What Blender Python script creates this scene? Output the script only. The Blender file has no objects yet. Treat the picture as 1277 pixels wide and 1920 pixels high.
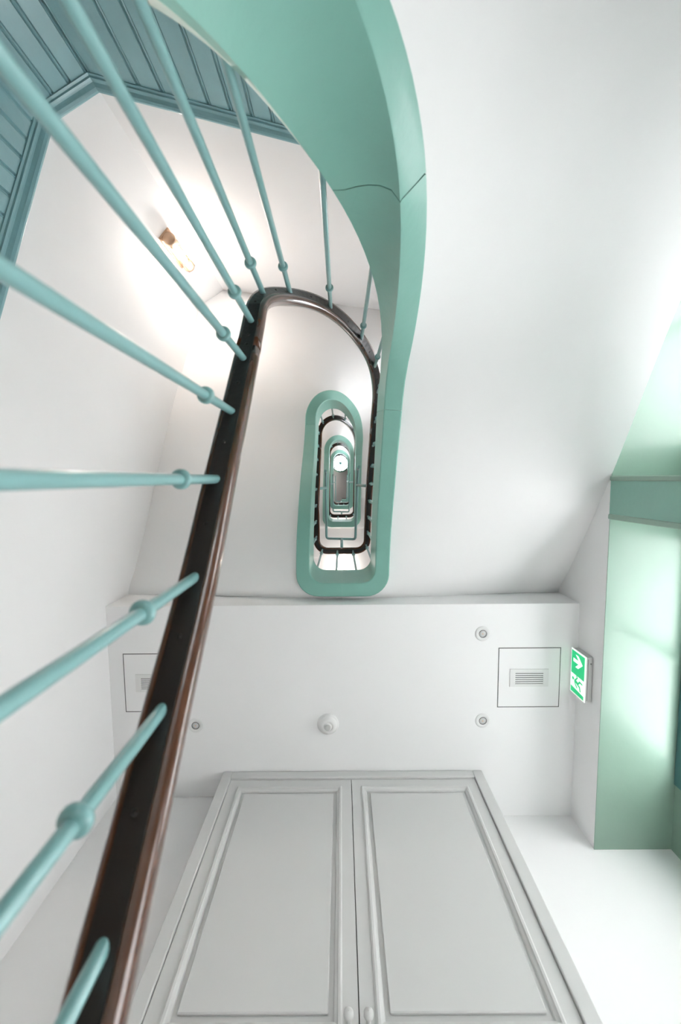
import bpy, math, random
import numpy as np
from mathutils import Vector, Matrix
random.seed(4)
S = bpy.context.scene
COL = S.collection
PI = math.pi
H = 1.0                     # camera height above the hall floor; everything below is written relative to the lens

# ------------------------------------------------------------------ camera
FPX, CX, CY, ZX, ZY, ROLL = 747.0, 638.5, 960.0, 640.0, 898.0, 0.008
zc = Vector(((ZX-CX)/FPX, -(ZY-CY)/FPX, 1.0)).normalized()
xc = Vector((1.0, ROLL, 0.0)); xc = (xc - zc*xc.dot(zc)).normalized()
yc = xc.cross(zc)
if yc.y > 0: yc = -yc
cd = bpy.data.cameras.new('camera'); cam = bpy.data.objects.new('camera', cd); COL.objects.link(cam)
cd.sensor_fit = 'VERTICAL'; cd.sensor_height = 36.0; cd.sensor_width = 24.0; cd.lens = 36.0*FPX/1920.0
right = Vector((xc[0], yc[0], zc[0])); up = Vector((xc[1], yc[1], zc[1])); fwd = Vector((xc[2], yc[2], zc[2]))
cam.matrix_world = Matrix(((right.x, up.x, -fwd.x, 0), (right.y, up.y, -fwd.y, 0), (right.z, up.z, -fwd.z, H), (0, 0, 0, 1)))
cd.clip_start = 0.02; cd.clip_end = 200
cd.dof.use_dof = True; cd.dof.focus_distance = 2.3; cd.dof.aperture_fstop = 3.2
S.camera = cam

# ------------------------------------------------------------------ sky, exposure
W = bpy.data.worlds.new('sky'); S.world = W; W.use_nodes = True
bg = W.node_tree.nodes['Background']
bg.inputs[0].default_value = (0.94, 0.93, 1.0, 1); bg.inputs[1].default_value = 9.0
S.view_settings.view_transform = 'Standard'; S.view_settings.look = 'None'
S.view_settings.gamma = 1.0; S.view_settings.use_curve_mapping = False
S.view_settings.exposure = 0.92
LAMP_W, LAND_W = 5.0, 2.5

# ------------------------------------------------------------------ materials
def mat(name, col, rough=0.6, metal=0.0, bump=0.0, bscale=40.0, var=0.0, vscale=3.0, coat=0.0, emit=None, es=0.0, stretch=None):
    m = bpy.data.materials.new(name); m.use_nodes = True
    nt = m.node_tree; b = nt.nodes['Principled BSDF']
    b.inputs['Base Color'].default_value = (*col, 1); b.inputs['Roughness'].default_value = rough
    b.inputs['Metallic'].default_value = metal; b.inputs['Coat Weight'].default_value = coat
    b.inputs['Coat Roughness'].default_value = 0.12
    if emit:
        b.inputs['Emission Color'].default_value = (*emit, 1); b.inputs['Emission Strength'].default_value = es
    tc = nt.nodes.new('ShaderNodeTexCoord'); mp = nt.nodes.new('ShaderNodeMapping')
    nt.links.new(tc.outputs['Object'], mp.inputs['Vector'])
    if stretch: mp.inputs['Scale'].default_value = stretch
    if var > 0:
        n = nt.nodes.new('ShaderNodeTexNoise'); n.inputs['Scale'].default_value = vscale; n.inputs['Detail'].default_value = 5
        r = nt.nodes.new('ShaderNodeValToRGB')
        r.color_ramp.elements[0].position = 0.3; r.color_ramp.elements[1].position = 0.7
        r.color_ramp.elements[0].color = (*[c*(1-var) for c in col], 1)
        r.color_ramp.elements[1].color = (*[min(1, c*(1+var)) for c in col], 1)
        nt.links.new(mp.outputs[0], n.inputs['Vector']); nt.links.new(n.outputs['Fac'], r.inputs[0])
        nt.links.new(r.outputs[0], b.inputs['Base Color'])
    if bump > 0:
        n2 = nt.nodes.new('ShaderNodeTexNoise'); n2.inputs['Scale'].default_value = bscale; n2.inputs['Detail'].default_value = 4
        bp = nt.nodes.new('ShaderNodeBump'); bp.inputs['Strength'].default_value = bump; bp.inputs['Distance'].default_value = 0.01
        nt.links.new(mp.outputs[0], n2.inputs['Vector']); nt.links.new(n2.outputs['Fac'], bp.inputs['Height'])
        nt.links.new(bp.outputs[0], b.inputs['Normal'])
    return m
M = {}
M['plaster'] = mat('plaster_white', (.93, .93, .925), .75, bump=.06, bscale=18, var=.012, vscale=2)
M['wall'] = mat('wall_white', (.93, .925, .92), .7, bump=.06, bscale=22, var=.012, vscale=2)
M['ceil'] = mat('ceiling_white', (.94, .94, .937), .8)
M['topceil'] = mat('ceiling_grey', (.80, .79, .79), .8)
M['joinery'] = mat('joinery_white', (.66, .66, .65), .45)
M['gap'] = mat('gap_shade', (.12, .13, .12), .8)  # dark colour used as shade in gaps and holes
M['green'] = mat('green_gloss_paint', (.235, .46, .375), .32, bump=.10, bscale=30, var=.03, vscale=6, coat=.25)
M['limon'] = mat('string_paint', (.225, .48, .405), .42, bump=.12, bscale=26, var=.03, vscale=5, coat=.08)
M['head'] = mat('window_green', (.27, .40, .32), .35, bump=.12, bscale=14, var=.03, vscale=4, coat=.2)
M['panel'] = mat('panelling_paint', (.245, .465, .50), .33, bump=.12, bscale=45, var=.04, vscale=8, coat=.3)
M['rod'] = mat('rod_paint', (.215, .425, .42), .28, var=.02, vscale=9, coat=.4)
M['wood'] = mat('mahogany', (.095, .031, .012), .22, var=.22, vscale=5, coat=.7, stretch=(6, 1, 6))
M['iron'] = mat('iron_band', (.022, .019, .018), .38, bump=.1, bscale=80)
M['screw'] = mat('screw_metal', (.03, .028, .026), .3, metal=.6)
M['floor'] = mat('floor_stone', (.86, .84, .81), .4, var=.06, vscale=5)
M['paving'] = mat('paving_stone', (.72, .70, .68), .8, var=.08, vscale=2)
M['step'] = mat('step_oak', (.42, .27, .15), .4, var=.15, vscale=6)
M['frame'] = mat('window_frame_teal', (.07, .19, .19), .35)
M['lampbase'] = mat('lamp_brass', (.50, .34, .23), .4, metal=.3)
M['bulb'] = mat('bulb_glow', (1, .9, .8), .4, emit=(1, .83, .66), es=40)
M['plastic'] = mat('plastic_white', (.84, .84, .83), .4)
M['lens'] = mat('downlight_lens', (.70, .70, .69), .15, coat=.6)
M['ring'] = mat('downlight_inner', (.35, .35, .35), .25, metal=.7)
M['amber'] = mat('led_amber', (.85, .45, .2), .4)
M['signbox'] = mat('sign_housing', (.62, .62, .61), .4)
M['signgreen'] = mat('sign_green', (.01, .50, .20), .4, emit=(.01, .55, .20), es=.35)
M['signwhite'] = mat('sign_white', (.85, .9, .86), .4, emit=(.9, 1, .93), es=.35)
M['signgreen'].name = 'sign_green'
def glassmat(name, tint, gl):
    m = bpy.data.materials.new(name); m.use_nodes = True; nt = m.node_tree
    for n in list(nt.nodes): nt.nodes.remove(n)
    o = nt.nodes.new('ShaderNodeOutputMaterial'); t = nt.nodes.new('ShaderNodeBsdfTransparent'); g = nt.nodes.new('ShaderNodeBsdfGlossy')
    mx = nt.nodes.new('ShaderNodeMixShader'); mx.inputs[0].default_value = gl
    t.inputs[0].default_value = (*tint, 1); g.inputs['Roughness'].default_value = .05
    nt.links.new(t.outputs[0], mx.inputs[1]); nt.links.new(g.outputs[0], mx.inputs[2]); nt.links.new(mx.outputs[0], o.inputs[0])
    return m
M['glass'] = glassmat('clear_glass', (.97, .99, .98), .06)
M['lampglass'] = glassmat('lamp_glass', (.98, .93, .88), .10)

# ------------------------------------------------------------------ object helpers
WL = {}                                                    # world location of every object built (before the final lift)
def tag(o, label=None, cat=None, group=None, kind=None):
    if label: o['label'] = label
    if cat: o['category'] = cat
    if group: o['group'] = group
    if kind: o['kind'] = kind
    return o
def thing(name, label, cat, loc=(0, 0, 0), group=None, kind=None):
    o = bpy.data.objects.new(name, None); COL.objects.link(o); o.location = loc; o.empty_display_size = .1
    WL[o] = Vector(loc); return tag(o, label, cat, group, kind)
def link_mesh(name, me, parent, loc):
    o = bpy.data.objects.new(name, me); COL.objects.link(o); WL[o] = Vector(loc)
    if parent: o.parent = parent; o.location = Vector(loc) - WL[parent]
    else: o.location = loc
    return o
class MB:
    def __init__(s): s.v = []; s.f = []; s.smooth = []
    def add(s, vs, fs, smooth=False):
        b = len(s.v); s.v += [tuple(v) for v in vs]; s.f += [tuple(i+b for i in f) for f in fs]; s.smooth += [smooth]*len(fs); return s
    def box(s, x0, x1, y0, y1, z0, z1):
        return s.hexa([(x0, y0, z0), (x1, y0, z0), (x1, y1, z0), (x0, y1, z0), (x0, y0, z1), (x1, y0, z1), (x1, y1, z1), (x0, y1, z1)])
    def hexa(s, v):
        return s.add(v, [(0, 3, 2, 1), (4, 5, 6, 7), (0, 1, 5, 4), (1, 2, 6, 5), (2, 3, 7, 6), (3, 0, 4, 7)])
    def rings(s, rows, closed=True, caps=True, smooth=True):
        n = len(rows[0]); vs = [p for r in rows for p in r]; fs = []
        for i in range(len(rows)-1):
            for j in range(n if closed else n-1):
                k = (j+1) % n; fs.append((i*n+j, i*n+k, (i+1)*n+k, (i+1)*n+j))
        s.add(vs, fs, smooth)
        if caps and closed:
            s.add(rows[0], [tuple(range(n-1, -1, -1))]); s.add(rows[-1], [tuple(range(n))])
        return s
    def lathe(s, c, prof, n=24, axis=(0, 0, 1), smooth=True):
        a = Vector(axis).normalized(); t = Vector((1, 0, 0)) if abs(a.x) < .9 else Vector((0, 1, 0))
        u = a.cross(t).normalized(); w = a.cross(u); c = Vector(c)
        rows = [[c + a*h + (u*math.cos(2*PI*j/n) + w*math.sin(2*PI*j/n))*max(r, 1e-5) for j in range(n)] for r, h in prof]
        return s.rings(rows, smooth=smooth, caps=False)
    def tube(s, pts, r, n=12):
        pts = [Vector(p) for p in pts]; rows = []; prev = None
        for i, p in enumerate(pts):
            t = (pts[min(i+1, len(pts)-1)] - pts[max(i-1, 0)]).normalized()
            if prev is None:
                prev = t.cross(Vector((0, 0, 1)) if abs(t.z) < .9 else Vector((1, 0, 0))).normalized()
            u = (prev - t*prev.dot(t)).normalized(); w = t.cross(u); prev = u
            rows.append([p + (u*math.cos(2*PI*j/n) + w*math.sin(2*PI*j/n))*r for j in range(n)])
        return s.rings(rows)
    def build(s, name, m, parent=None, loc=None, fix=True):
        V = np.array(s.v, dtype=float)
        if loc is None:
            lo, hi = V.min(0), V.max(0); loc = ((lo[0]+hi[0])/2, (lo[1]+hi[1])/2, lo[2])
        me = bpy.data.meshes.new(name); me.from_pydata([tuple(v) for v in (V - np.array(loc))], [], s.f); me.update()
        me.polygons.foreach_set('use_smooth', s.smooth)
        if fix:
            import bmesh
            bm = bmesh.new(); bm.from_mesh(me); bmesh.ops.remove_doubles(bm, verts=bm.verts, dist=1e-5)
            bmesh.ops.recalc_face_normals(bm, faces=bm.faces); bm.to_mesh(me); bm.free()
        me.materials.append(M[m] if isinstance(m, str) else m)
        return link_mesh(name, me, parent, loc)
def struct(o, label, cat):
    return tag(o, label, cat, kind='structure')
def bevel(o, w=.004, seg=2):
    b = o.modifiers.new('bevel', 'BEVEL'); b.width = w; b.segments = seg; b.limit_method = 'ANGLE'; b.angle_limit = .6
    return o

# ------------------------------------------------------------------ the stair line (plan + heights)
YC, PER, XW, YTURN = -.46, 3.35, 1.34, -1.87
NLEV = 4
def pchip(tab):
    x = np.array([t[0] for t in tab], float); y = np.array([t[1] for t in tab], float)
    h = np.diff(x); d = np.diff(y)/h; m = np.zeros(len(x)); m[0], m[-1] = d[0], d[-1]
    for i in range(1, len(x)-1):
        if d[i-1]*d[i] > 0:
            w1, w2 = 2*h[i]+h[i-1], h[i]+2*h[i-1]; m[i] = (w1+w2)/(w1/d[i-1]+w2/d[i])
    def f(q):
        i = int(np.clip(np.searchsorted(x, q)-1, 0, len(h)-1)); t = (q-x[i])/h[i]
        return float((1+2*t)*(1-t)**2*y[i] + t*(1-t)**2*h[i]*m[i] + t*t*(3-2*t)*y[i+1] + t*t*(t-1)*h[i]*m[i+1])
    return f
def smooth_tab(tab, sig=.05):
    f = pchip(tab); lo, hi = tab[0][0], tab[-1][0]
    xs = np.linspace(lo, hi, int((hi-lo)/.02)+1); ys = np.array([f(q) for q in xs])
    k = np.arange(-8, 9)*.02; w = np.exp(-k*k/(2*sig*sig)); w /= w.sum()
    pad = np.concatenate([2*ys[0]-ys[8:0:-1], ys, 2*ys[-1]-ys[-2:-10:-1]])
    sm = np.convolve(pad, w, 'valid')
    return lambda q: float(np.interp(q, xs, sm))
L0 = [(0, -1.0), (1, -.97), (2, -.85), (2.105, -.75), (2.54, -.37), (2.82, -.14), (3, 0.0), (3.1, .08), (3.2, .18), (3.3, .30), (3.4, .43), (3.5, .55), (3.57, .62),
      (3.63, .70), (3.7, .81), (3.75, .905), (3.8, 1.04), (3.85, 1.2), (3.9, 1.36), (3.95, 1.53), (4.0, 1.64), (4.04, 1.70), (4.2, 1.81), (4.36, 1.92),
      (4.53, 2.03), (4.69, 2.13), (4.86, 2.205), (5, 2.25), (6, 2.27), (7, 2.27)]
L1 = [(0, 2.27), (1, 2.275), (2, 2.30), (2.16, 2.335), (2.32, 2.44), (2.53, 2.62), (2.70, 2.82), (2.9, 3.02), (3, 3.08), (3.15, 3.12), (3.3, 3.18), (3.4, 3.29),
      (3.5, 3.42), (3.586, 3.64), (3.675, 3.88), (3.757, 4.12), (3.83, 4.43), (3.897, 4.78), (4, 5.0), (4.47, 5.4), (5, 5.60), (6, 5.62), (7, 5.62)]
R0 = [(1, .10), (2, .24), (2.105, .336), (2.254, .469), (2.39, .599), (2.54, .718), (2.68, .837), (2.82, .952), (2.94, 1.048), (3.0, 1.09), (3.09, 1.162), (3.24, 1.369),
      (3.447, 1.644), (3.648, 1.949), (3.83, 2.2), (3.93, 2.414), (4.0, 2.53), (4.2, 2.80), (4.48, 3.12), (4.74, 3.36), (5, 3.48), (6, 3.5), (7, 3.5)]
R1 = [(0, 3.5), (1, 3.5), (2, 3.5), (2.26, 3.52), (2.517, 3.67), (2.93, 4.1), (3, 4.17), (3.17, 4.27), (3.337, 4.38), (3.5, 4.57), (3.65, 4.92), (3.83, 5.4), (4, 5.9),
      (4.47, 6.45), (5, 6.83), (6, 6.85), (7, 6.85)]
W0 = [(0, -.93), (1.5, -.93), (2, -.82), (3, -.3), (3.232, .0), (3.282, .08), (3.355, .2), (3.58, .62), (3.718, .92), (3.768, 1.02), (3.945, 1.63), (4.47, 2.0),
      (5, 2.32), (5.5, 2.42), (5.75, 2.375), (6, 2.325), (7, 2.325)]
W1 = [(0, 2.335), (1, 2.335), (1.25, 2.39), (1.5, 2.44), (2, 2.55), (3, 3.15), (3.232, 3.95), (3.282, 4.1), (3.355, 4.23), (3.58, 4.58), (3.718, 4.78), (3.768, 4.85), (4, 5.15), (5, 5.62), (5.5, 5.77), (5.75, 5.72), (6, 5.675), (7, 5.675)]
DEP = [(0, .35), (2, .36), (2.6, .38), (3.1, .40), (3.45, .44), (3.65, .51), (3.75, .52), (3.85, .48), (4.0, .42), (4.5, .38), (5, .36), (7, .35)]
fL0, fL1, fR0, fR1, fD = smooth_tab(L0), smooth_tab(L1), smooth_tab(R0), smooth_tab(R1), smooth_tab(DEP)
def lev(f0, f1, k, u):
    if k == 0: return f0(u)
    if k == 3 and u > 4: u = 4.0                           # the top flight ends on a flat landing
    return f1(u) + PER*(k-1)
zL = lambda k, u: lev(fL0, fL1, k, u)
zR = lambda k, u: lev(fR0, fR1, k, u)
zW = lambda k, u: (lev(lambda q: fW0(wall_s(q)), lambda q: fW1(wall_s(q)), k, u) if not (k == 3 and u > 4) else zL(3, 4)+.12)
def plan(u, a):
    """plan position of the line at half-width a, and its outward normal"""
    r = .08 + (a-.19)*.625; Yb = .414 + a; i = min(int(u), 6); t = u - i
    if i == 0: return (-(a-r)*t, Yb), (0, 1)
    if i == 1: A = t*PI/2; return (-(a-r)-r*math.sin(A), Yb-r+r*math.cos(A)), (-math.sin(A), math.cos(A))
    if i == 2: return (-a, Yb-r+(YC-Yb+r)*t), (-1, 0)
    if i == 3: A = t*PI; return (-a*math.cos(A), YC-a*math.sin(A)), (-math.cos(A), -math.sin(A))
    if i == 4: return (a, YC+(Yb-r-YC)*t), (1, 0)
    if i == 5: A = t*PI/2; return (a-r+r*math.sin(PI/2-PI/2+A) if False else (a-r)+r*math.cos(A), Yb-r+r*math.sin(A)), (math.cos(A), math.sin(A))
    return ((a-r)*(1-t), Yb), (0, 1)
WALLPOLY = [(-XW, YC), (-XW, -1.66), (-1.15, YTURN), (1.15, YTURN), (XW, -1.66), (XW, YC)]
YE = .71
def wallpt(u):
    if u <= 1: return (plan(u, .27)[0][0], YE)
    if u <= 1.5: x = plan(1, .27)[0][0]; return (x+(-XW-x)*(u-1)*2, YE)
    if u <= 2: y = plan(2, .27)[0][1]; return (-XW, YE+(y-YE)*(u-1.5)*2)
    if u <= 3: return (-XW, plan(u, .27)[0][1])
    if u < 4:
        A = (u-3)*PI; d = (-math.cos(A), -math.sin(A)); best = None
        for (ax, ay), (bx, by) in zip(WALLPOLY, WALLPOLY[1:]):
            ex, ey = bx-ax, by-ay; den = d[0]*ey - d[1]*ex
            if abs(den) < 1e-9: continue
            px, py = ax, ay-YC; t = (px*ey - py*ex)/den; q = (px*d[1]-py*d[0])/den
            if t > 0 and -1e-6 <= q <= 1+1e-6 and (best is None or t < best): best = t
        return (d[0]*best, YC+d[1]*best)
    if u <= 5: return (XW, plan(u, .27)[0][1])
    if u <= 5.5: y = plan(5, .27)[0][1]; return (XW, y+(YE-y)*(u-5)*2)
    if u <= 6: x = plan(6, .27)[0][0]; return (XW+(x-XW)*(u-5.5)*2, YE)
    return (plan(u, .27)[0][0], YE)
_gu = np.linspace(0, 7, 1401); _gp = [wallpt(float(q)) for q in _gu]
_gs = np.concatenate([[0], np.cumsum([math.hypot(b[0]-a[0], b[1]-a[1]) for a, b in zip(_gp, _gp[1:])])])
wall_s = lambda q: float(np.interp(q, _gu, _gs))
fW0, fW1 = pchip([(wall_s(a)+1e-6*i, z) for i, (a, z) in enumerate(W0)]), pchip([(wall_s(a)+1e-6*i, z) for i, (a, z) in enumerate(W1)])
def us(u0, u1):
    out = [u0]
    dens = [3, 8, 18, 44, 18, 8, 3]
    u = u0
    while u < u1-1e-6:
        i = min(int(u+1e-9), 6); st = 1.0/dens[i]; nx = min((math.floor((u-i)/st+1e-6)+1)*st+i, i+1, u1); out.append(nx); u = nx
    for c in (3.232, 3.282, 3.718, 3.768, 1.5, 5.5):
        if u0 < c < u1: out.append(c)
    return sorted(set(round(q, 5) for q in out))

# ------------------------------------------------------------------ the setting
ZF, ZTOP, ZC = -1.0, 14.2, 2.2
YB, YBL = 1.99, 1.862
HEAD, XG = 1.98, 1.75
struct(MB().box(-1.6, 2.3, -2.1, 2.25, ZF-.1, ZF).build('floor', 'floor'), 'pale stone floor of the stair hall', 'floor')
gnd = MB().box(2.3, 40, -40, 40, ZF-.25, ZF-.15); gnd.box(-40, 2.3, -40, -2.1, ZF-.25, ZF-.15)
struct(gnd.build('ground', 'paving'), 'unseen light stone paving added outside the hall windows to bounce daylight', 'ground')  # out of view, added so daylight bounces up through the windows
struct(MB().box(7.5, 8.0, -25, 25, ZF-.15, 9.0).build('wall_sky_block', 'paving'), 'unseen stone facade added across the court to block low sky light', 'wall')  # unseen, added to cut the sky light falling through the transom
struct(MB().box(-1.55, -XW, -2.05, 2.2, ZF, ZTOP).build('wall_left', 'wall'), 'tall white plaster wall beside the left flight', 'wall')
wr = MB()
UW = [(-1.0, .05, 2.8+PER*q, 4.2+PER*q) for q in range(3)]      # unseen windows added to bring daylight to the stair, one per storey
zz0 = HEAD+.004
for y0, y1, z0, z1 in UW:
    wr.box(XW, XG+.10, -2.05, 2.2, zz0, z0); wr.box(XW, XG+.10, -2.05, y0, z0, z1); wr.box(XW, XG+.10, y1, 2.2, z0, z1); zz0 = z1
wr.box(XW, XG+.10, -2.05, 2.2, zz0, ZTOP)
wr.box(XW, XG+.10, -2.05, -1.62, ZF, HEAD+.004)
struct(wr.build('wall_right', 'wall'), 'white wall on the right above the green window recess', 'wall')
wb = MB(); wb.box(-XW, 2.2, YB, YB+.2, ZF, ZTOP); wb.box(-XW, -.60, YBL, YB, ZF, ZC)
struct(wb.build('wall_back', 'wall'), 'white wall around the double cupboard doors', 'wall')
DX0, DX1, DZ1 = .05, .65, .05
wf = MB(); wf.box(-XW, XW, -2.05, YTURN, DZ1, ZTOP); wf.box(-XW, DX0, -2.05, YTURN, ZF, DZ1); wf.box(DX1, XW, -2.05, YTURN, ZF, DZ1)
for sx in (-1, 1):
    pts = [(sx*XW, -1.66), (sx*1.15, YTURN), (sx*XW, YTURN)]
    if sx < 0: pts = pts[::-1]
    wf.add([(x, y, z) for z in (ZF, ZTOP) for x, y in pts], [(0, 1, 2), (3, 5, 4), (0, 3, 4, 1), (1, 4, 5, 2), (2, 5, 3, 0)])
struct(wf.build('wall_front', 'wall'), 'white wall with canted corners behind the stair turn', 'wall')
struct(MB().box(-XW, XW, YE, YB, ZC, 2.56).build('ceiling', 'ceil'), 'flat white lowered ceiling in front of the cupboard', 'ceiling')
for k in (2, 3):
    zz = 2.27+PER*(k-1)
    struct(MB().box(-XW, XW, YE, YB, zz+.1, zz+.34).build('ceiling', 'plaster'),
           'white underside of the %s landing up the well' % ('second' if k == 2 else 'third'), 'ceiling')
zt = zL(3, 4)
tl = MB().box(-XW, XW, YE, YB, zt+.1, zt+.32); tl.box(.29, XW, YC, YE, zt+.1, zt+.32)
tl.box(-XW, -.29, .2, YE, zt+.1, zt+.32)
struct(tl.build('ceiling', 'plaster'), 'white underside of the topmost landing', 'ceiling')
# top ceiling with a round opening
SKC, SKR = (-.03, -.57), .29
tc = MB(); n = 32; zt0 = ZTOP
outer = []
for j in range(n):
    A = 2*PI*j/n; dx, dy = math.cos(A), math.sin(A); t = min((1.55/abs(dx)) if abs(dx) > 1e-6 else 9, ((2.2-SKC[1])/dy if dy > 1e-6 else ((2.05+SKC[1])/-dy if dy < -1e-6 else 9)))
    outer.append((SKC[0]+dx*t, SKC[1]+dy*t))
inner = [(SKC[0]+SKR*math.cos(2*PI*j/n), SKC[1]+SKR*math.sin(2*PI*j/n)) for j in range(n)]
rows = [[(*p, zt0) for p in inner], [(*p, zt0) for p in outer], [(*p, zt0+.2) for p in outer], [(*p, zt0+.2) for p in inner], [(*p, zt0) for p in inner]]
tc.rings(rows, caps=False, smooth=False)
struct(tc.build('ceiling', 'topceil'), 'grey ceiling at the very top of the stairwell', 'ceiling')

# green window recess on the right: head lining, pier, two windows
hd = MB().box(XW-.001, XG, .203, YB, HEAD, HEAD+.004); struct(hd.build('trim_1', 'head'), 'pale green window head below the exit sign wall', 'trim')
hd = MB().box(XW-.001, XG, -1.62, .003, HEAD, HEAD+.004); struct(hd.build('trim_2', 'head'), 'pale green window head cut by the sloping white soffit', 'trim')
pier = thing('trim_3', 'flat green pier between the two window recesses', 'trim', (XW, .1, ZF), kind='structure')
MB().box(XW-.006, XG, .004, .202, ZF, HEAD).build('pier_body', 'green', pier)
for y0, y1 in ((-.004, .020), (.184, .210)):
    bevel(MB().box(XW-.014, XW+.03, y0, y1, ZF, HEAD).build('corner_bead', 'head', pier), .006, 3)
def window(name, y0, y1, lab, nb, ZSILL, g0, g1, z1=HEAD, zb=ZF, pm='head', xg=XG, door=None):
    """frame and panes between g0 and g1, fixed boards either side, all in a wall opening y0..y1, zb..z1"""
    w = thing(name, lab, 'window', (xg, (y0+y1)/2, zb), kind='structure')
    if door:  # extra unseen pane, added to push daylight up to the hall ceiling
        da, db, dz0, dz1 = door
        for a in ((y0, da, zb, ZSILL-.06), (db, y1, zb, ZSILL-.06), (da, db, zb, dz0), (da, db, dz1, ZSILL-.06)): MB().box(xg, xg+.06, *a).build('lower_panel', 'joinery', w)
        MB().box(xg+.025, xg+.031, da, db, dz0, dz1).build('pane', 'glass', w)
        l = bpy.data.lights.new('daylight_portal', 'AREA'); l.shape = 'RECTANGLE'; l.size = dz1-dz0; l.size_y = db-da; l.cycles.is_portal = True
        o = bpy.data.objects.new('daylight_portal', l); COL.objects.link(o); o.parent = w
        o.location = Vector((xg+.07, (da+db)/2, (dz0+dz1)/2)) - WL[w]; o.rotation_euler = (0, PI/2, 0)
    elif ZSILL-.06 > zb: MB().box(xg, xg+.06, y0, y1, zb, ZSILL-.06).build('lower_panel', 'joinery', w)
    for a, b in ((y0, g0), (g1, y1)):
        if b-a > .01: MB().box(xg, xg+.06, a, b, max(ZSILL-.06, zb), z1).build('side_panel', pm, w)
    fr = [(g0, g1, z1-.05, z1), (g0, g1, ZSILL-.06, ZSILL), (g0, g0+.05, ZSILL, z1-.05), (g1-.05, g1, ZSILL, z1-.05)]
    for a in fr: bevel(MB().box(xg-.01, xg+.06, *a).build('window_frame', 'frame', w), .005)
    st = (g1-g0)/nb
    for i in range(nb):
        if i: MB().box(xg, xg+.05, g0+i*st-.02, g0+i*st+.02, ZSILL, z1-.05).build('mullion', 'frame', w)
        MB().box(xg+.02, xg+.026, g0+i*st+.02, g0+(i+1)*st-.02, ZSILL, z1-.05).build('pane', 'glass', w)
    l = bpy.data.lights.new('daylight_portal', 'AREA'); l.shape = 'RECTANGLE'; l.size = z1-.05-ZSILL; l.size_y = g1-g0-.1; l.cycles.is_portal = True
    o = bpy.data.objects.new('daylight_portal', l); COL.objects.link(o); o.parent = w
    o.location = Vector((xg+.07, (g0+g1)/2, (ZSILL+z1-.05)/2)) - WL[w]; o.rotation_euler = (0, PI/2, 0)
window('window_1', .203, YB, 'window in the green recess nearest the exit sign', 2, 1.36, .28, 1.62, door=(.42, 1.32, -.80, .62))
window('window_2', -1.62, .003, 'window in the green recess behind the sloping soffit', 2, 1.30, -1.45, -.12)
for q, (y0, y1, z0, z1) in enumerate(UW):
    window('window_%d' % (q+3), y0, y1, 'unseen window added for daylight in the right wall, storey %s' % ('one', 'two', 'three')[q], 2, z0+.06, y0, y1, z1, z0, xg=XG-.1)
gd = thing('door_fill_1', 'unseen glazed door added under the stair turn for fill daylight', 'door', ((DX0+DX1)/2, -1.95, ZF), kind='structure')  # added out of view so daylight fills the hall
for b in ((DX0, DX0+.06, ZF, DZ1), (DX1-.06, DX1, ZF, DZ1), (DX0+.06, DX1-.06, DZ1-.06, DZ1), (DX0+.06, DX1-.06, ZF, ZF+.10), ((DX0+DX1)/2-.03, (DX0+DX1)/2+.03, ZF+.10, DZ1-.06)):
    bevel(MB().box(b[0], b[1], -1.98, -1.92, b[2], b[3]).build('door_frame', 'frame', gd), .004)
for a, b in ((DX0+.06, (DX0+DX1)/2-.03), ((DX0+DX1)/2+.03, DX1-.06)):
    MB().box(a, b, -1.953, -1.947, ZF+.10, DZ1-.06).build('pane', 'glass', gd)
l = bpy.data.lights.new('daylight_portal', 'AREA'); l.shape = 'RECTANGLE'; l.size = DX1-DX0-.12; l.size_y = DZ1-ZF-.16; l.cycles.is_portal = True
o = bpy.data.objects.new('daylight_portal', l); COL.objects.link(o); o.parent = gd
o.location = Vector(((DX0+DX1)/2, -1.99, (ZF+DZ1)/2)) - WL[gd]; o.rotation_euler = (PI/2, 0, 0)

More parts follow.
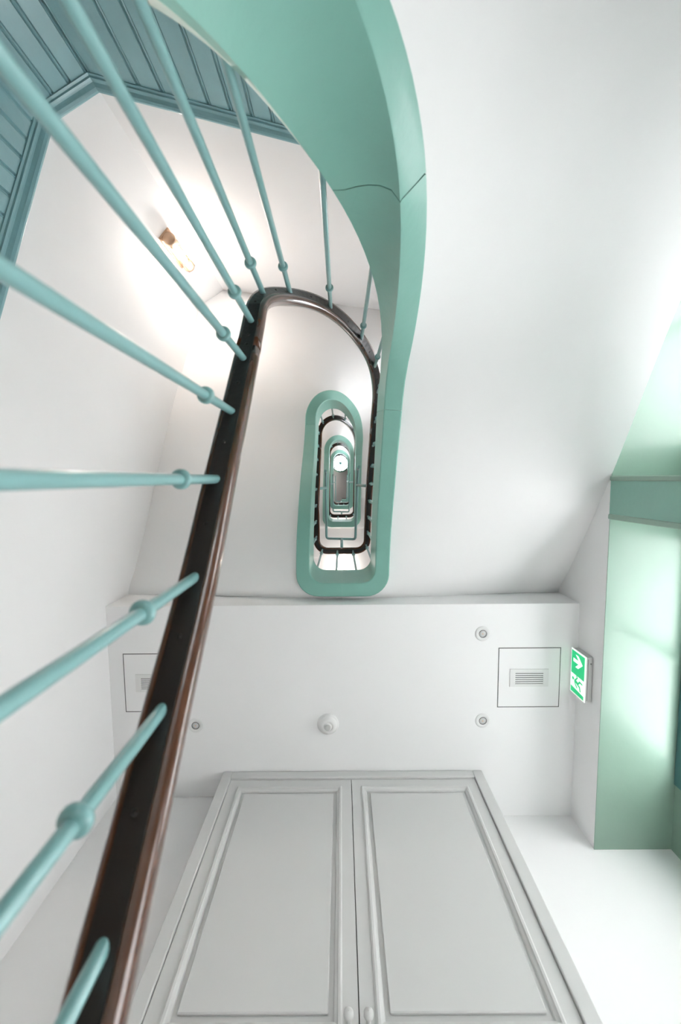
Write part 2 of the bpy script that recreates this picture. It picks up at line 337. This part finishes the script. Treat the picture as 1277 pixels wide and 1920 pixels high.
# ------------------------------------------------------------------ staircase: strings, plaster soffits, steps
st = thing('staircase', 'winding staircase with green painted closed string and smooth white plaster underside', 'staircase', (0, 0, ZF))
AI, AO = .19, .27
SHEAR = {3.745: -.27, 4.16: -.05, 2.95: -.10}
JOINTS = [0.0, 2.95, 3.745, 4.16, 7.0]
for k in range(NLEV):
    cuts = list(JOINTS) if k else [1.0]+JOINTS[1:]
    for ca, cb in zip(cuts, cuts[1:]):
        g = .0008; ulist = us(ca+g, cb-g); rows = []
        ta = ca+SHEAR.get(ca, 0)+g; tb = cb+SHEAR.get(cb, 0)-g          # the joint is cut square to the slope, so its top end sits further back
        for u in ulist:
            tt = (u-ulist[0])/(ulist[-1]-ulist[0]); ut = ta+(tb-ta)*tt
            def L(a, v, dz=0.0):
                q = u+(ut-u)*v; (xi, yi), _ = plan(q, AI); (xo, yo), _ = plan(q, AO); z0 = zL(k, q)
                return (xi+(xo-xi)*a, yi+(yo-yi)*a, z0+fD(q)*v+dz)
            vs_ = [q/6 for q in range(7)]
            rows.append([L(.06, 0), L(.94, 0)] + [L(1, v, .005 if v == 0 else (-.012 if v == 1 else 0)) for v in vs_] + [L(.86, 1), L(.14, 1)]
                        + [L(0, v, .005 if v == 0 else (-.012 if v == 1 else 0)) for v in vs_[::-1]])
        mb = MB(); mb.rings(rows, smooth=False)
        o = mb.build('string_section', 'limon', st)
        for p in o.data.polygons: p.use_smooth = True
        es = o.modifiers.new('edges', 'EDGE_SPLIT'); es.split_angle = .45
    for a, b in ((1.5 if k == 0 else 0.0, 4.0 if k == 3 else 7.0),):
        ul = us(a, b)
        lo, hi = [], []
        NC = 10
        for u in ul:
            (xo, yo), _ = plan(u, AO-.01); wx, wy = wallpt(u); za = zL(k, u)+.035; zb = zW(k, u)
            r1, r2 = [], []
            for j in range(NC+1):
                t = j/NC; x, y = xo+(wx-xo)*t, yo+(wy-yo)*t
                r1.append((x, y, za+(zb-za)*t)); r2.append((x, y, za+(zb-za)*t+.10))
            lo.append(r1); hi.append(r2[::-1])
        mb = MB(); mb.rings([a_+b_ for a_, b_ in zip(lo, hi)], smooth=True)
        o = mb.build('plaster_soffit', 'plaster', st)
        es = o.modifiers.new('edges', 'EDGE_SPLIT'); es.split_angle = .9
    # steps
    sp = [2.12, 2.4, 2.62, 2.82, 2.98]+[3.08+.088*i for i in range(1, 11)]+[4.1, 4.3, 4.5, 4.7, 4.88]
    if k == 3: sp = [q for q in sp if q < 4.0]
    for a, b in zip(sp, sp[1:]):
        zt_ = (zL(k, a)+zL(k, b))/2+.19; vs = []
        for top in (0, 1):
            for u, w in ((a, 0), (a, 1), (b, 1), (b, 0)):
                (x, y), _ = plan(u, AO-.005); wx, wy = wallpt(u)
                if w: x, y = x+(wx-x)*.995, y+(wy-y)*.995
                zs = max(zW(k, a) if w else zL(k, a), zW(k, b) if w else zL(k, b))+.14
                vs.append((x, y, max(zt_, zs+.05) if top else zs))
        MB().hexa(vs).build('step', 'step', st)

# ------------------------------------------------------------------ balustrade
rl = thing('stair_railing', 'winding balustrade of green iron rods under a dark mahogany handrail', 'railing', (0, 0, ZF))
AR = .225
def railframe(k, u):
    def P(q, kk):
        if q < 0 and kk > 0: q += 7; kk -= 1
        if q > 7 and kk < NLEV-1: q -= 7; kk += 1
        q = min(max(q, 1.0 if kk == 0 else 0), 7); (x, y), n = plan(q, AR); return Vector((x, y, zR(kk, q))), n
    p, n = P(u, k); a, _ = P(u-.01, k); b, _ = P(u+.01, k); t = (b-a).normalized()
    nv = Vector((n[0], n[1], 0)); nv = (nv - t*nv.dot(t)).normalized(); upv = nv.cross(t)
    if upv.z < 0: upv = -upv
    return p, nv, upv
PROF = [(-.012, .000), (-.022, -.001), (-.0275, .006), (-.030, .015), (-.029, .024), (-.022, .035), (-.010, .041), (.010, .041), (.022, .035), (.029, .024), (.030, .015), (.0275, .006), (.022, -.001), (.012, .000)]
RJ = [0.0, 2.86, 4.16, 7.0]
for k in range(NLEV):
    cuts = list(RJ) if k else [1.0]+RJ[1:]
    if k == 3: cuts = [0.0, 2.86, 4.16, 6.9]
    for ca, cb in zip(cuts, cuts[1:]):
        rows, irows = [], []
        for u in us(ca+.0002, cb-.0002):
            p, nv, upv = railframe(k, u)
            rows.append([p+nv*a+upv*h for a, h in PROF])
            irows.append([p+nv*a+upv*h for a, h in ((-.0155, .003), (-.0155, -.0022), (.0155, -.0022), (.0155, .003))])
        hr = MB().rings(rows).build('handrail', 'wood', rl)
        tag(hr, 'dark polished mahogany handrail')
        ir = MB().rings(irows, smooth=False).build('iron_band', 'iron', hr)
# rods at even spacing along the line
def arclen():
    pts = []; s = 0; last = None
    for k in range(NLEV):
        for u in np.arange(0, 7, .01):
            if k == 0 and u < 1.2: continue
            if k == 3 and u > 6.8: continue
            (x, y), _ = plan(u, AR)
            if last is not None: s += math.hypot(x-last[0], y-last[1])
            last = (x, y); pts.append((s, k, u))
    return pts
AL = arclen(); ss = np.array([a[0] for a in AL])
s_ref = next(a[0] for a in AL if a[1] == 0 and a[2] >= 2.105)
first = [(0, u) for u in (2.105, 2.254, 2.39, 2.54, 2.68, 2.82, 2.94, 3.09, 3.24, 3.447, 3.648, 3.80, 3.93)]
s_end = next(a[0] for a in AL if a[1] == 0 and a[2] >= 3.93)
places = [AL[int(np.searchsorted(ss, s_ref-.137))][1:]] + first
s = s_end + .135
while s < ss[-1]:
    places.append(AL[int(np.searchsorted(ss, s))][1:]); s += .137
cm = None
rods = 0
for i, (k, u) in enumerate(places):
    (x, y), _ = plan(u, AR); zb = zL(k, u)+fD(u)-.012; zt_ = zR(k, u)+.006
    seg = 14 if k < 2 else 8
    b = MB().lathe((x, y, 0), [(.0078, zb), (.0078, zt_-.17), (.0078, zt_)], seg)
    b = b.build('baluster', 'rod', rl)
    if cm is None:
        cm = MB().lathe((0, 0, 0), [(.0070, -.0065), (.0115, -.006), (.0136, -.0045), (.0146, -.0015), (.0146, .0015), (.0136, .0045), (.0115, .006), (.0070, .0065)], 20).build('collar', 'rod', b, loc=(0, 0, 0))
        cm.location = Vector((x, y, zt_-.165)) - WL[b]; cmesh = cm.data
    else:
        link_mesh('collar', cmesh, b, (x, y, zt_-.165))
# screws in the iron band of the nearest rail
sm = None
for a, b in zip(places[1:14], places[2:15]):
    for t in ((.5,) if b[1] != 2.94 else (.35, .6)):
        u = a[1]+(b[1]-a[1])*t if b[0] == 0 else a[1]
        p, nv, upv = railframe(0, u); q = p-upv*.0028
        MB().lathe(q, [(.0001, -.0022), (.0026, -.0018), (.0038, 0), (.0038, .002)], 10, axis=upv).build('screw', 'screw', rl)

# extra green guard bars over the handrail at the three landings
def bend(pts, r=.035, n=6):
    out = [Vector(pts[0])]
    for a, b, c in zip(pts, pts[1:], pts[2:]):
        a, b, c = Vector(a), Vector(b), Vector(c); p0 = b+(a-b).normalized()*r; p1 = b+(c-b).normalized()*r
        for i in range(n+1): t = i/n; out.append(p0*(1-t)**2 + b*2*t*(1-t) + p1*t*t)
    out.append(Vector(pts[-1])); return out
for k, nm in ((1, 'lowest and largest'), (2, 'second'), (3, 'highest and smallest')):
    dz = PER*(k-1)
    gr = thing('guard_rail', 'U-shaped green tube above the handrail in the well, %s of three' % nm, 'guard rail', (0, .3, 3.5+dz), 'green tube guards in the well')
    path = bend([(-.155, -.08, 3.9+dz), (-.155, -.07, 4.0+dz), (-.155, .60, 4.0+dz), (.138, .61, 4.0+dz), (.148, .02, 3.68+dz), (.150, -.09, 3.56+dz), (.150, -.10, 3.40+dz)], .03)
    MB().tube(path, .0125).build('tube', 'rod', gr)
    (x0, y0), _ = plan(2.45, AR); (x1, y1), _ = plan(4.52, AR)
    for a, b in (((x0, y0, zR(k, 2.45)+.03), (-.155, y0, 4.0+dz)), ((x1, y1, zR(k-1, 4.52)+.03), (.147, y1, 3.70+dz)), ((0, .62, 3.53+dz), (0, .604, 4.0+dz))):
        MB().tube([a, b], .013).build('post', 'rod', gr)

# ------------------------------------------------------------------ wainscot on the stair wall
wn = thing('wainscot', 'teal beadboard panelling with moulded top rail climbing the stair wall', 'panelling', (-XW, YTURN, .4))
def dado(seg, t):   # centre height of the moulding
    return t
segs = [((-XW, -.35), (-XW, -1.66), 1.45, 1.94), ((-XW, -1.66), (-1.15, YTURN), 1.94, 2.015), ((-1.15, YTURN), (.55, YTURN), 2.015, 2.58)]
DP = [(0, -.046), (.018, -.046), (.019, -.034), (.026, -.032), (.027, -.022), (.022, -.018), (.024, -.010), (.036, .002), (.041, .014), (.041, .022), (.034, .026), (.032, .034), (.022, .038), (.020, .046), (0, .046)]
def inward(a, b):
    d = Vector((b[0]-a[0], b[1]-a[1])).normalized(); n = Vector((-d.y, d.x))
    if n.x*(0-a[0]) + n.y*(0-a[1]) < 0: n = -n
    return d, n
norms = [inward(a, b) for a, b, _, _ in segs]
for i, (a, b, za, zb) in enumerate(segs):
    d, n = norms[i]
    m0 = n if i == 0 else (n+norms[i-1][1]); m1 = n if i == len(segs)-1 else (n+norms[i+1][1])
    m0 = m0/ m0.dot(n); m1 = m1/m1.dot(n)
    r0 = [(a[0]+m0.x*o, a[1]+m0.y*o, za+h) for o, h in DP]; r1 = [(b[0]+m1.x*o, b[1]+m1.y*o, zb+h) for o, h in DP]
    MB().rings([r0, r1], smooth=False).build('dado_rail', 'panel', wn)
    Ln = math.hypot(b[0]-a[0], b[1]-a[1]); nb = max(1, round(Ln/.100)); w = Ln/nb
    # board section: flat face, quirk bead on the far edge
    T = .013
    sec = [(0.0, 0), (0.0, T*.35), (.003, T), (w-.019, T), (w-.017, T*.4), (w-.0145, T*.75), (w-.011, T*1.02), (w-.0075, T*.75), (w-.005, T*.35), (w-.0005, T*.3), (w-.0005, 0)]
    if i == 2: sec = [(w-x, o) for x, o in sec][::-1]
    for q in range(nb):
        r0, r1 = [], []
        for x, o in sec:
            t = (q*w+x)/Ln; px, py = a[0]+d.x*(q*w+x)+n.x*o, a[1]+d.y*(q*w+x)+n.y*o; zt_ = za+(zb-za)*t-.03
            r0.append((px, py, zt_-1.15)); r1.append((px, py, zt_))
        MB().rings([r0, r1], smooth=False).build('board', 'panel', wn)

# ------------------------------------------------------------------ wall lanterns in the canted corner (one per turn)
def bulb_light(parent, p, w, r=.03):
    l = bpy.data.lights.new('bulb_light', 'POINT'); l.energy = w; l.color = (1, .945, .91); l.shadow_soft_size = r
    o = bpy.data.objects.new('bulb_light', l); COL.objects.link(o); o.parent = parent; o.location = Vector(p)-WL[parent]
cn = Vector((1, 1, 0)); cd_ = Vector((.19, -.21, 0)).normalized(); cn = Vector((.21, .19, 0)).normalized()
for k, nm in ((0, 'lit glass wall lantern beside the nearest balusters'), (1, 'lit glass wall lantern one floor up behind the railing'), (2, 'lit glass wall lantern highest up the well')):
    dz = PER*k; base = Vector((-1.34, -1.66, 0)) + Vector((.19, -.21, 0))*.45; z0 = 2.98+dz
    lm = thing('wall_lantern', nm, 'lamp', (base.x, base.y, z0), 'wall lanterns on the canted stair wall')
    def bx(c, hw, o0, o1, za, zb): 
        vs = [(*(base+cd_*a+cn*o).xy, z) for z in (za, zb) for a, o in ((-hw, o0), (hw, o0), (hw, o1), (-hw, o1))]; return MB().hexa(vs)
    bevel(bx(0, .05, 0, .015, z0, z0+.40).build('backplate', 'lampbase', lm), .003)
    ax = base+cn*.055
    MB().lathe((ax.x, ax.y, z0), [(.001, 0), (.040, 0), (.045, .01), (.045, .055), (.040, .06), (.001, .06)], 20).build('lower_cap', 'lampbase', lm)
    MB().lathe((ax.x, ax.y, z0+.36), [(.001, 0), (.042, 0), (.042, .025), (.001, .04)], 20).build('upper_cap', 'lampbase', lm)
    MB().lathe((ax.x, ax.y, z0), [(.042, .06), (.042, .36), (.0395, .36), (.0395, .06), (.042, .06)], 24).build('glass_tube', 'lampglass', lm)
    for q in range(4):
        A = PI/4+q*PI/2; e = cd_*math.cos(A)*.046+cn*math.sin(A)*.046
        MB().tube([(ax.x+e.x, ax.y+e.y, z0+.03), (ax.x+e.x, ax.y+e.y, z0+.38)], .003, 8).build('cage_bar', 'lampbase', lm)
    for h in (.14, .28):
        bl = MB().lathe((ax.x, ax.y, z0+h), [(.001, -.034), (.012, -.03), (.022, -.014), (.025, 0), (.022, .014), (.012, .028), (.001, .032)], 16).build('bulb', 'bulb', lm)
    bulb_light(lm, (base+cn*.16+Vector((0, 0, z0+.2))), LAMP_W)
for k, nm in ((2, 'small bright ceiling lamp seen over the lowest oval string'), (3, 'small ceiling lamp under the third landing'), (4, 'small ceiling lamp under the topmost landing')):
    zz = 2.27+PER*(k-1)+.1 if k < 4 else zt+.1
    yy = 1.27 if k == 2 else 1.15
    lm = thing('ceiling_lamp', nm, 'lamp', (0, yy, zz-.09), 'bulb lamps under the landings')
    MB().lathe((0, yy, zz), [(.001, -.03), (.03, -.028), (.055, -.012), (.06, 0)], 20).build('rose', 'plastic', lm)
    MB().lathe((0, yy, zz-.06), [(.001, -.03), (.018, -.024), (.028, -.008), (.028, .006), (.018, .026), (.014, .034)], 16).build('bulb', 'bulb', lm)
    bulb_light(lm, (0, yy, zz-.14), LAND_W)
lm = thing('ceiling_lamp', 'small ceiling lamp added beside the round skylight to brighten the top', 'lamp', (-.55, .1, ZTOP-.09), 'bulb lamps under the landings')  # extra lamp, added to brighten the dark top ceiling
MB().lathe((-.55, .1, ZTOP), [(.001, -.03), (.03, -.028), (.055, -.012), (.06, 0)], 20).build('rose', 'plastic', lm)
MB().lathe((-.55, .1, ZTOP-.06), [(.001, -.03), (.018, -.024), (.028, -.008), (.028, .006), (.018, .026), (.014, .034)], 16).build('bulb', 'bulb', lm)
bulb_light(lm, (-.55, .1, ZTOP-.14), LAND_W)

# ------------------------------------------------------------------ lowered ceiling fittings
for x, y, lab in ((.796, .882, 'round recessed downlight nearest the well on the right'), (.807, 1.40, 'round recessed downlight between right hatch and cupboard'),
                  (-.856, 1.418, 'round recessed downlight just right of the near handrail'), (-.846, .886, 'round recessed downlight mostly hidden behind the handrail')):
    d = thing('downlight', lab, 'downlight', (x, y, ZC-.006), 'recessed downlights in the lowered ceiling')
    MB().lathe((x, y, ZC), [(.022, .0), (.022, -.004), (.038, -.0035), (.043, -.0015), (.0435, .0), (.022, .0)], 32).build('rim', 'plastic', d)
    MB().lathe((x, y, ZC), [(.0225, -.0005), (.0225, -.0048), (.0195, -.0052), (.0195, -.0005), (.0225, -.0005)], 28).build('inner_ring', 'ring', d)
    MB().lathe((x, y, ZC), [(.001, -.0050), (.010, -.0046), (.0195, -.0025), (.0195, -.0005), (.001, -.0005)], 24).build('lens', 'lens', d)
    MB().lathe((x, y, ZC), [(.001, -.0062), (.0028, -.006), (.0034, -.0046), (.001, -.0046)], 10).build('diode', 'amber', d)
sd = thing('smoke_detector', 'round white domed smoke detector in the middle of the lowered ceiling', 'detector', (-.088, 1.414, ZC-.045))
MB().lathe((-.088, 1.414, ZC), [(.062, 0), (.062, -.006), (.058, -.012), (.001, -.012)], 36).build('base', 'plastic', sd)
MB().lathe((-.088, 1.414, ZC), [(.054, -.012), (.050, -.020), (.038, -.028), (.026, -.031), (.025, -.029), (.023, -.029), (.022, -.034), (.001, -.037)], 36).build('dome', 'plastic', sd)
MB().lathe((-.088, 1.414, ZC), [(.017, -.0345), (.017, -.0385), (.015, -.039), (.001, -.039), ], 18).build('sensor_cap', 'signbox', sd)
for x0, x1, y0, y1, lab in ((.893, 1.240, .970, 1.316, 'square ceiling hatch with vent grille near the exit sign'), (-1.253, -.906, .990, 1.330, 'square ceiling hatch with vent grille half hidden by handrail')):
    cx, cy = (x0+x1)/2, (y0+y1)/2
    a = thing('access_hatch', lab, 'hatch', (cx, cy, ZC-.006), 'ceiling access hatches')
    g = .0045
    for b in ((x0-g, x1+g, y0-g, y0), (x0-g, x1+g, y1, y1+g), (x0-g, x0, y0, y1), (x1, x1+g, y0, y1)):
        MB().box(*b, ZC-.0006, ZC+.002).build('gap_shade', 'gap', a)  # dark strips colour in the gap's shade; no gap is cut
    bevel(MB().box(x0, x1, y0, y1, ZC-.0015, ZC+.002).build('hatch_door', 'ceil', a), .0008, 1)
    vx0, vx1, vy0, vy1 = cx-.110, cx+.110, cy-.052, cy+.052
    gr = MB()
    for b in ((vx0, vx1, vy0, vy0+.016), (vx0, vx1, vy1-.016, vy1), (vx0, vx0+.03, vy0+.016, vy1-.016), (vx1-.03, vx1, vy0+.016, vy1-.016)):
        gr.box(*b, ZC-.006, ZC-.001)
    grl = gr.build('vent_grille', 'plastic', a)
    MB().box(vx0+.03, vx1-.03, vy0+.016, vy1-.016, ZC-.0022, ZC-.001).build('grille_back', 'ring', grl)
    ns = 6; sy = (vy1-vy0-.032)/ns
    for q in range(ns):
        ya = vy0+.016+q*sy
        MB().hexa([(vx0+.03, ya+.001, ZC-.0058), (vx1-.03, ya+.001, ZC-.0058), (vx1-.03, ya+sy*.62, ZC-.0058), (vx0+.03, ya+sy*.62, ZC-.0058),
                   (vx0+.03, ya+.001, ZC-.0022), (vx1-.03, ya+.001, ZC-.0022), (vx1-.03, ya+sy*.75, ZC-.0022), (vx0+.03, ya+sy*.75, ZC-.0022)]).build('slat', 'plastic', grl)

# ------------------------------------------------------------------ exit sign on the right wall
XS0, XS1, YS0, YS1, ZS0, ZS1 = 1.298, 1.338, .962, 1.212, 2.058, 2.188
ex = thing('exit_sign', 'green lit emergency exit sign with white arrow and running figure on the wall', 'sign', (XS1, 1.087, ZS0))
bevel(MB().box(XS0+.004, XS1, YS0, YS1, ZS0, ZS1).build('housing', 'signbox', ex), .003)
bevel(MB().box(XS0, XS0+.006, YS0-.002, YS1+.002, ZS0-.002, ZS1+.002).build('diffuser', 'signwhite', ex), .002)
MB().lathe((XS0+.029, YS0+.035, ZS0), [(.001, -.0015), (.0035, -.0015), (.0035, .001)], 12, axis=(0, 0, 1)).build('hole_dot', 'gap', ex)  # dark disc standing in for the shade of a small hole
MB().box(XS0+.014, XS0+.016, YS0+.01, YS1-.01, ZS0-.0008, ZS0+.001).build('housing_seam', 'ring', ex)
yc_, zc_ = (YS0+YS1)/2, (ZS0+ZS1)/2
def plate(name, m, pts, off, parent):     # sign coordinates: s to the reader's right (-Y), t up
    pts = [(yc_-s_, zc_+t_) for s_, t_ in pts]; n = len(pts); x0 = XS0-off; x1 = XS0-off+.0006
    return MB().add([(x0, y, z) for y, z in pts]+[(x1, y, z) for y, z in pts], [tuple(range(n)), tuple(range(2*n-1, n-1, -1))]+[(i, (i+1) % n, n+(i+1) % n, n+i) for i in range(n)]).build(name, m, parent)
plate('green_field', 'signgreen', [(-.012, -.059), (.119, -.059), (.119, .059), (-.012, .059)], .0008, ex)
plate('green_field', 'signgreen', [(-.119, -.059), (-.098, -.059), (-.088, .059), (-.119, .059)], .0008, ex)
plate('arrow', 'signwhite', [(.068, -.044), (.104, -.004), (.104, .022), (.078, -.006), (.078, .042), (.058, .042), (.058, -.006), (.032, .022), (.032, -.004)], .0016, ex)
# running figure: head, torso with limbs
hp = [(-.040+.009*math.cos(q*PI/5), .040+.009*math.sin(q*PI/5)) for q in range(10)]
plate('figure', 'signgreen', hp, .0008, ex)
plate('figure', 'signgreen', [(-.050, .028), (-.036, .024), (-.046, -.006), (-.030, -.020), (-.034, -.046), (-.042, -.046), (-.040, -.024), (-.056, -.010), (-.060, -.026), (-.086, -.034), (-.088, -.026), (-.068, -.018), (-.060, .004)], .0008, ex)
plate('figure', 'signgreen', [(-.040, .026), (-.036, .018), (-.022, .006), (-.014, .012), (-.012, .005), (-.022, -.004), (-.042, .012)], .00085, ex)
plate('figure', 'signgreen', [(-.052, .028), (-.070, .018), (-.082, .002), (-.076, -.002), (-.064, .012), (-.052, .018)], .00085, ex)

# ------------------------------------------------------------------ double cupboard
YD = 1.713; X0, X1, XM = -.702, .806, .044; ZT = ZC-.004
cb = thing('cupboard', 'tall white built-in cupboard with two panelled doors below the lowered ceiling', 'cupboard', (0.05, YD+.1, ZF))
body = MB().box(X0+.005, -.60-.001+.001, YD+.03, YBL-.002, ZF, ZT)
cbb = MB(); cbb.box(X0, X0+.02, YD+.022, YBL-.002, ZF, ZT); cbb.box(X1-.02, X1, YD+.022, YB-.002, ZF, ZT); cbb.box(-.598, X1-.02, YD+.06, YB-.002, ZF, ZT)
cbb.box(X0+.02, -.598, YD+.06, YBL-.002, ZF, ZT)
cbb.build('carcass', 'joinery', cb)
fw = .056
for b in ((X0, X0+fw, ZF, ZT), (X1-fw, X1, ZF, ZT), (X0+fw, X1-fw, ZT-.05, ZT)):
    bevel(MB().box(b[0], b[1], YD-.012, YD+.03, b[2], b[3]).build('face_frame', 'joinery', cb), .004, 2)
MB().box(X0+fw, X1-fw, YD+.028, YD+.06, ZF, ZT-.05).build('backing', 'gap', cb)
def frame_sweep(x0, x1, z0, z1, prof, name, parent):
    """mitred moulding round a rectangle: prof = (inset, depth) pairs, depth positive towards the room"""
    rows = []
    for i, dpt in prof:
        rows.append([(x0+i, YD-dpt, z0+i), (x1-i, YD-dpt, z0+i), (x1-i, YD-dpt, z1-i), (x0+i, YD-dpt, z1-i)])
    return MB().rings(rows, caps=False, smooth=False).build(name, 'joinery', parent)
for (dx0, dx1, kx) in ((X0+fw+.003, XM-.0018, .010), (XM+.0018, X1-fw-.003, .073)):
    ztop, zbot = ZT-.05-.003, ZF+.06
    dr = MB()
    px0, px1 = dx0+.052, dx1-.052
    zr = [(1.10, ztop-.052), (zbot+.06, .98)]
    # door leaf: stiles and rails around the two panels
    dr.box(dx0, px0, YD, YD+.024, zbot, ztop); dr.box(px1, dx1, YD, YD+.024, zbot, ztop)
    for za, zb in ((ztop-.052, ztop), (.98, 1.10), (zbot, zbot+.06)): dr.box(px0, px1, YD, YD+.024, za, zb)
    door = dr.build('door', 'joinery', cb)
    for za, zb in zr:
        MB().box(px0, px1, YD+.012, YD+.020, za, zb).build('panel_back', 'joinery', door)
        frame_sweep(px0, px1, za, zb, [(0, -.012), (0, .004), (.006, .008), (.014, .007), (.018, .001), (.026, -.004), (.030, -.011)], 'moulding', door)
        ins = .046
        bevel(MB().box(px0+ins, px1-ins, YD+.001, YD+.013, za+ins, zb-ins).build('raised_panel', 'joinery', door), .003, 1)
    MB().lathe((kx, YD, 1.122), [(.008, 0), (.007, .012), (.012, .018), (.016, .026), (.0155, .034), (.010, .040), (.001, .042)], 20, axis=(0, -1, 0)).build('knob', 'joinery', door)

# ------------------------------------------------------------------ round skylight
sk = thing('skylight', 'small round glazed skylight with green rim at the top of the stairwell', 'skylight', (SKC[0], SKC[1], ZTOP-.12))
MB().lathe((SKC[0], SKC[1], ZTOP), [(SKR+.05, 0), (SKR+.05, -.10), (SKR+.035, -.12), (SKR-.005, -.12), (SKR-.005, .30), (SKR+.05, .30)], 40, smooth=False).build('rim', 'green', sk)
MB().lathe((SKC[0], SKC[1], ZTOP+.30), [(SKR+.02, 0), (SKR*.9, .06), (SKR*.6, .11), (.001, .14)], 32).build('glass_dome', 'glass', sk)
for A in (0.4, 1.45, 2.5):
    dx, dy = math.cos(A)*SKR, math.sin(A)*SKR
    MB().tube([(SKC[0]-dx, SKC[1]-dy, ZTOP+.28), (SKC[0], SKC[1], ZTOP+.34), (SKC[0]+dx, SKC[1]+dy, ZTOP+.28)], .020, 8).build('glazing_bar', 'frame', sk)

# ------------------------------------------------------------------ lift everything so that the hall floor is at z = 0
for o in list(COL.objects):
    if o.parent is None and o is not cam: o.location.z += H
